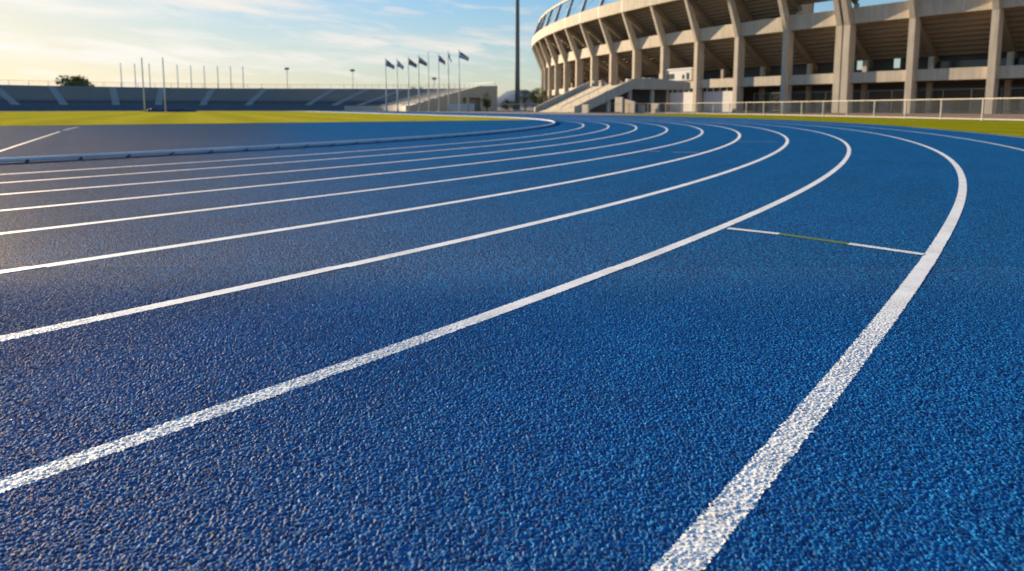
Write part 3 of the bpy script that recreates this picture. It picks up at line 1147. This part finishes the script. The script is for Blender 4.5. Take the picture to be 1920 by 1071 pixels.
def gs(t):
    """frame of the grandstand at angle t (degrees): f(d, h), d outwards from the front wall"""
    c, r = (G1, RG1) if t >= 80 else (G2, RG2)
    o = Vector((math.cos(R(t)), math.sin(R(t)), 0))
    k = 0.86 + 0.14 * min(1.0, max(0.0, (t - 8) / 80))      # the stand sinks a little towards this end
    return lambda d, h: c + o * (r + d) + Vector((0, 0, h * k))


GA0, GA1 = 8.0, 168.0
NROW, GD, GH = 18, 21.0, 6.45
gst = thing("grandstand", (*gs(110)(8, 0)[:2], 0), "low curved open grandstand of bare concrete terraces across the far field", "grandstand")


def gframes(a0, a1, step=2.0):
    n = max(2, int(round((a1 - a0) / step)))
    return [gs(a0 + (a1 - a0) * i / n) for i in range(n + 1)]


def rows(r0, r1, lift=0.0, base=-0.3):
    pr = [(GD * r0 / NROW + 0.3, base)]
    for i in range(r0, r1):
        z = 1.25 + (GH - 1.25) * (i + 1) / NROW + lift
        pr.append((0.3 + (GD - 0.3) * i / NROW, z))
        pr.append((0.3 + (GD - 0.3) * (i + 1) / NROW, z))
    pr.append((0.3 + (GD - 0.3) * r1 / NROW, base))
    return pr


def rows_shell(r0, r1):
    """stepped top with an under-surface half a metre below it"""
    top = rows(r0, r1)[1:-1]
    a, c = top[0], top[-1]
    return top + [(c[0], c[1] - 0.9), (a[0], a[1] - 0.9)]


b = MB()
b.sweep(gframes(GA0, GA1), rows_shell(0, 5))
b.build("lower_terrace", M['seat_blue'], gst)
b = MB()
b.sweep(gframes(GA0, GA1), rows_shell(5, NROW))
b.build("upper_terrace", M['terrace'], gst)
b = MB()
b.sweep(gframes(70, GA1), [(0.0, 0), (0.28, 0), (0.28, 1.35), (0.0, 1.35)])
b.build("front_wall", M['seat_blue'], gst)  # shaded stretch: its shade is painted in with the dark bench blue
b = MB()
b.sweep(gframes(GA0, 69.9), [(0.0, 0), (0.28, 0), (0.28, 1.35), (0.0, 1.35)])
b.build("front_wall", M['concrete'], gst)  # sunlit stretch of the same wall, coloured pale for the light
b = MB()
b.sweep(gframes(GA0, GA1), [(GD + 0.02, 0), (GD + 0.3, 0), (GD + 0.3, GH + 0.35), (GD + 0.02, GH + 0.35)])
b.build("back_wall", M['terrace'], gst)
# benches: one long plank per row
for i in range(1, NROW):
    if i % 2:
        continue
    z = 1.25 + (GH - 1.25) * (i + 1) / NROW
    d = 0.3 + (GD - 0.3) * (i + 0.62) / NROW
    b = MB()
    b.sweep(gframes(GA0 + 1, GA1), [(d, z + 0.3), (d + 0.3, z + 0.3), (d + 0.3, z + 0.36), (d, z + 0.36)])
    b.build("bench_row", M['seat_blue'] if i < 6 else M['terrace'], gst)
for t in (140.8, 133.0, 124.0, 116.2, 107.5, 98.0, 84.5, 76.0, 62.0, 46.0, 30.0, 149.0, 157.0):
    c = gs(t)
    o = (c(1, 0) - c(0, 0)).normalized()
    tn = Vector((-o.y, o.x, 0))
    b = MB()
    pr = []
    n = NROW * 2
    for i in range(n):
        z = 1.25 + 0.14 + (GH - 1.25) * (i + 1) / n + 0.1
        pr.append((0.32 + (GD - 0.34) * i / n, z))
        pr.append((0.32 + (GD - 0.34) * (i + 1) / n, z))
    pr += [(GD - 0.02, GH - 0.4), (0.32, 0.7)]
    base = c(0, 0)
    kz = c(0, 1).z
    b.sweep([lambda d, h, v=v: base + o * d + tn * v + Vector((0, 0, h * kz)) for v in (-0.85, 0.85)], pr)
    b.build("aisle_stair", M['aisle'], gst)
# end wall facing the camera, with a passage through it
c = gs(GA0)
e_o = (c(1, 0) - c(0, 0)).normalized()
e_t = Vector((e_o.y, -e_o.x, 0))
base = c(0, 0)


def EP(d, h, off):
    return base + e_o * d + e_t * off + Vector((0, 0, h * 0.86))


b = MB()


def slabwall(poly):
    n = len(poly)
    vs = [EP(d, h, 0.02) for d, h in poly] + [EP(d, h, 0.5) for d, h in poly]
    b.add(vs, [tuple(range(n)), tuple(range(2 * n - 1, n - 1, -1))] + [(i, i + n, (i + 1) % n + n, (i + 1) % n) for i in range(n)])


def top(d):
    return min(GH + 0.5, 1.55 + (GH - 1.05) * max(0, d - 1.0) / (GD - 4.6))


slabwall([(0.0, 0.0), (13.3, 0.0), (13.3, top(13.3)), (1.0, top(1.0)), (0.0, 1.5)])
slabwall([(13.3, 3.7), (17.4, 3.7), (17.4, top(17.4)), (17.38, top(17.38)), (13.3, top(13.3))])
slabwall([(17.4, 0.0), (GD + 0.5, 0.0), (GD + 0.5, GH + 0.5), (17.4, top(17.4))])
b.build("end_wall", M['end_wall'], gst)
b = MB()
b.sweep([lambda d, h, v=v: EP(d, h, v) for v in (-1.6, -1.4)], [(13.0, 0.0), (17.7, 0.0), (17.7, 4.4), (13.0, 4.4)])
b.build("passage_wall", M['end_wall'], gst)
b = MB()
b.sweep([lambda d, h, v=v: EP(d, h, v) for v in (0.9, 1.1)], [(10.2, 0.0), (16.0, 0.0), (16.0, 2.0), (10.2, 2.0)])
tag(b.build("panel_wall", M['wall_white'], gst))
b = MB()
n = 60
prev = None
for i in range(n + 1):
    t = GA0 + (GA1 - GA0) * i / n
    p, q = gs(t)(GD + 0.15, GH + 0.3), gs(t)(GD + 0.15, GH + 1.55)
    b.bar(p, q, 0.035, 0.035, (1, 0, 0))
    if prev:
        b.bar(prev, q, 0.04, 0.04)
        b.bar(prev - Vector((0, 0, 0.6)), q - Vector((0, 0, 0.6)), 0.025, 0.025)
    prev = q
b.build("top_railing", M['grey_metal'], gst)

# tall pale post beside the end wall
x = at(878, 122)
pp = thing("pale_post", (x, 122, 0), "single thick pale post standing before the grandstand end wall", "post")
b = MB()
b.box((x, 122, 1.7), (0.24, 0.24, 1.7), bev=0.04)
b.build("post_shaft", M['fence'], pp)
b = MB()
b.box((x, 122, 3.46), (0.3, 0.3, 0.06))
b.build("cap", M['fence'], pp)

# ------------------------------------------------------------------ poles, flags, mast
x = at(970, 150)
ms = thing("floodlight_mast", (x, 150, 0), "tall dark floodlight mast rising out of the frame beside the stadium", "mast")
b = MB()
b.tube([(x, 150, 0.4), (x, 150, 12), (x, 150, 30), (x, 150, 42)], [0.62, 0.55, 0.44, 0.38], 20)
b.build("shaft", M['mast'], ms, smooth=True)
b = MB()
b.tube([(x, 150, 0), (x, 150, 0.4)], [1.0, 0.95], 16)
b.build("footing", M['concrete'], ms)


def flat(name, col):
    return mat_plain(name, col, 0.75, 0.1, 3.0)


FC = {'navy': flat("flag_navy", (0.13, 0.16, 0.24)), 'white': flat("flag_white", (0.60, 0.61, 0.64)), 'red': flat("flag_red", (0.42, 0.14, 0.13)),
      'grey': flat("flag_grey", (0.30, 0.33, 0.38)), 'plum': flat("flag_plum", (0.30, 0.14, 0.20)), 'blue': flat("flag_blue", (0.15, 0.22, 0.40))}
FLAGS = [  # px of the pole top, top y, colours of the bands, how far it flies
    (725, 112, ('navy', 'grey', 'navy'), 1.0, "flagpole with drooping dark grey blue flag, leftmost of the flag row"),
    (746, 113, ('grey', 'white', 'navy'), 0.7, "flagpole with narrow pale grey flag, second from the left"),
    (767, 110, ('red', 'navy', 'grey'), 1.0, "flagpole with drooping red and dark flag, third from the left"),
    (786, 107, ('grey', 'red', 'navy'), 1.0, "flagpole with grey and red flag, just left of the bare pole"),
    (804, 102, None, 0, "bare flagpole without any flag in the flag row"),
    (823, 104, ('plum', 'plum', 'grey'), 0.7, "flagpole with small plum coloured flag, just right of the bare pole"),
    (841, 99, ('blue', 'grey', 'red'), 0.22, "flagpole with limp blue and red flag hanging straight down"),
    (861, 97, ('navy', 'white', 'navy'), 1.15, "flagpole with largest navy and white flag, rightmost of the flag row")]
for i, (px, ty, bands, fly, lab) in enumerate(FLAGS):
    y = 126.0 if px == 841 else 134.0
    x = at(px + 1, y)
    top_h = CAM_H + (201.9 - ty) / 1166 * y
    fp = thing("flagpole", (x, y, 0), lab, "flagpole", "flagpoles in a row before the grandstand")
    b = MB()
    b.tube([(x, y, 0), (x, y, top_h * 0.4), (x, y, top_h)], [0.155, 0.13, 0.07], 10)
    b.build("pole", M['pale_pole'], fp, smooth=True)
    b = MB()
    b.tube([(x, y, top_h), (x, y, top_h + 0.1), (x, y, top_h + 0.18)], [0.06, 0.11, 0.03], 8)
    b.build("finial", M['pale_pole'], fp)
    b = MB()
    b.tube([(x, y, 0), (x, y, 0.35)], [0.3, 0.26], 10)
    b.build("pole_base", M['concrete'], fp)
    if not bands:
        continue
    nu, nv = 16, 10
    b = MB()
    vs = []
    for u in range(nu + 1):
        for v in range(nv + 1):
            a, c = u / nu, v / nv
            dx = 0.08 + a * 1.75 * fly ** 0.8
            dz = -0.15 - c * (1.35 if fly > 0.3 else 1.0) * (1 - 0.35 * a) - a * (1.25 if fly > 0.3 else 1.5)
            dy = 0.28 * math.sin(a * 7 + c * 2.2 + i) * (0.25 + a)
            vs.append((x + dx + 0.06 * math.sin(c * 5 + a * 6), y + dy, top_h + dz))
    b.v = vs
    for u in range(nu):
        for v in range(nv):
            k = u * (nv + 1) + v
            b.f.append((k, k + 1, k + nv + 2, k + nv + 1))
            b.mi.append(min(2, int(v / nv * 3)))
    b.build("flag", [FC[q] for q in bands], fp, smooth=True)


def slim_pole(name, px_top, ty, y, r, label, cat, group, m, base_z=0.0, head=False):
    h = CAM_H + (201.9 - ty) / 1166 * y
    x_ = at(px_top + 3.0 * (960 - px_top) / 700, y)
    t = thing(name, (x_, y, 0), label, cat, group)
    b_ = MB()
    b_.tube([(x_, y, 0), (x_, y, h)], [r, r * 0.7], 8)
    b_.build("pole", m, t, smooth=True)
    b_ = MB()
    b_.tube([(x_, y, 0), (x_, y, 0.3)], [r * 2, r * 1.8], 8)
    b_.build("pole_base", M['concrete'], t)
    if head:
        b_ = MB()
        b_.box((x_, y, h + 0.1), (0.85, 0.3, 0.42), bev=0.1)
        b_.build("lamp_head", M['grey_metal'], t)
    else:
        b_ = MB()
        b_.tube([(x_, y, h), (x_, y, h + 0.25)], [r * 0.9, r * 0.3], 8)
        b_.build("finial", m, t)
    return t


slim_pole("goal_post", 272, 112, 118, 0.13, "tall slim goal post left of the blue landing mat", "goal post", "goal posts on the far field", M['pale_pole'])
slim_pole("goal_post", 311, 112, 118, 0.13, "tall slim goal post rising from the blue landing mat", "goal post", "goal posts on the far field", M['pale_pole'])
ordn = ["leftmost", "second from the left", "third from the left", "fourth from the left", "fifth from the left", "sixth from the left", "third from the right", "second from the right", "rightmost"]
for i, (px, ty) in enumerate(((232, 121), (258, 122), (285, 122), (337, 124), (362, 125), (387, 126), (412, 127), (436, 127), (459, 127))):
    slim_pole("slim_pole", px, ty, 245, 0.2, "thin bare pole behind the grandstand, %s of the nine" % ordn[i], "pole", "thin poles behind the grandstand", M['pale_pole'])
for px, ty, lab in ((541, 131, "thin lamp post behind the grandstand, leftmost of the three"), (663, 134, "thin lamp post behind the grandstand, between the slim poles and the flags"), (815, 149, "short lamp post behind the grandstand, seen among the flagpoles")):
    slim_pole("lamp_post", px, ty, 245, 0.17, lab, "lamp post", "lamp posts behind the grandstand", M['grey_metal'], head=True)

# landing mat
mt = thing("landing_mat", (at(323, 122), 122, 0), "dark blue landing mat lying on the far edge of the grass", "mat")
x = at(325, 122)
b = MB()
b.box((x + 0.4, 122, 0.37), (3.3, 2.4, 0.33), bev=0.16)
b.build("mat_body", M['mat_blue'], mt)
b = MB()
b.box((x - 3.3, 122, 0.27), (0.4, 1.9, 0.24), bev=0.12)
b.build("mat_wing", M['mat_blue'], mt)
b = MB()
b.box((x + 0.4, 122, 0.02), (3.5, 2.6, 0.02))
b.build("mat_base", M['rubber'], mt)


# ------------------------------------------------------------------ trees
def tree(x, y, h, wd, label, mname, trunk=0.35, seed=1, n_leaf=1500, group="trees beyond the stands"):
    rnd = random.Random(seed)
    t = thing("tree", (x, y, 0), label, "tree", group)
    b_ = MB()
    th = h * trunk
    b_.tube([(x, y, 0), (x + 0.1, y, th * 0.6), (x, y + 0.1, th), (x + 0.05, y, h * 0.75)], [h * 0.035, h * 0.028, h * 0.022, h * 0.006], 8)
    clumps = []
    for k in range(24):
        a = rnd.uniform(0, 6.283)
        rr = rnd.random() ** 0.7 * wd * 0.38
        zz = rnd.uniform(th, h * 0.9)
        shape = math.sqrt(max(0.05, 1 - ((zz - (th + h) * 0.5) / ((h - th) * 0.62)) ** 2))
        c_ = Vector((x + math.cos(a) * rr * shape, y + math.sin(a) * rr * shape, zz))
        clumps.append((c_, rnd.uniform(0.15, 0.25) * wd))
        b_.tube([(x, y, th * rnd.uniform(0.7, 1.0)), c_], [h * 0.013, h * 0.004], 5)
    b_.build("trunk", M['bark'], t)
    b_ = MB()
    ls = max(0.10, wd * 0.03)
    for k in range(n_leaf):
        c_, r_ = rnd.choice(clumps)
        d = Vector((rnd.gauss(0, 1), rnd.gauss(0, 1), rnd.gauss(0, 1))).normalized() * (r_ * rnd.random() ** 0.45)
        d.z *= 0.75
        p = c_ + d
        if p.z < th * 0.7:
            continue
        a1 = Vector((rnd.gauss(0, 1), rnd.gauss(0, 1), rnd.gauss(0, 0.6))).normalized()
        a2 = a1.cross(Vector((rnd.gauss(0, 1), rnd.gauss(0, 1), rnd.gauss(0, 1)))).normalized()
        s_ = ls * rnd.uniform(0.6, 1.4)
        b_.add([p - a1 * s_, p + a2 * s_ * 0.6, p + a1 * s_, p - a2 * s_ * 0.6], [(0, 1, 2, 3)])
    b_.build("crown", M[mname], t)
    return t


tree(at(149, 215), 215, 11.2, 12.0, "broad round tree rising above the left part of the grandstand", 'foliage', 0.3, 4, 6000)
tree(at(493, 225), 225, 8.7, 2.6, "small dark bush tip above the middle of the grandstand", 'foliage_dark', 0.3, 5, 700)
tree(at(634, 225), 225, 8.3, 2.4, "tiny dark tree top above the grandstand, left of the flags", 'foliage_dark', 0.3, 6, 500)
tree(at(615, 225), 225, 7.9, 1.8, "tiniest dark tree top above the grandstand rim", 'foliage_dark', 0.3, 16, 400)
tree(at(778, 222), 222, 9.2, 3.2, "small dark tree above the grandstand between the flagpoles, taller left one", 'foliage_dark', 0.3, 7, 800)
tree(at(793, 222), 222, 8.8, 3.6, "small dark tree above the grandstand between the flagpoles, wider right one", 'foliage_dark', 0.3, 8, 800)
tree(at(88, 222), 222, 8.9, 3.0, "low dark shrub top above the left end of the grandstand", 'foliage_dark', 0.3, 9, 600)
tree(at(913, 139), 139, 4.2, 3.0, "dark green small tree before the passage of the grandstand end wall", 'foliage_dark', 0.25, 10, 1300)
tree(at(984, 190), 190, 6.3, 4.2, "sunlit pointed green tree just right of the floodlight mast", 'foliage', 0.15, 11, 1500)
tree(at(1003, 195), 195, 7.3, 5.6, "bushy green tree between the mast and the stadium columns", 'foliage', 0.12, 12, 1900)
tree(at(1016, 205), 205, 7.5, 5.2, "green tree half hidden behind the far stadium columns", 'foliage', 0.12, 13, 1700)
tree(at(950, 200), 200, 3.6, 5.0, "low dark hedge-like tree left of the floodlight mast", 'foliage_dark', 0.1, 14, 1500)
tree(at(963, 205), 205, 3.4, 4.0, "low rounded dark tree right behind the floodlight mast", 'foliage_dark', 0.1, 15, 1300)
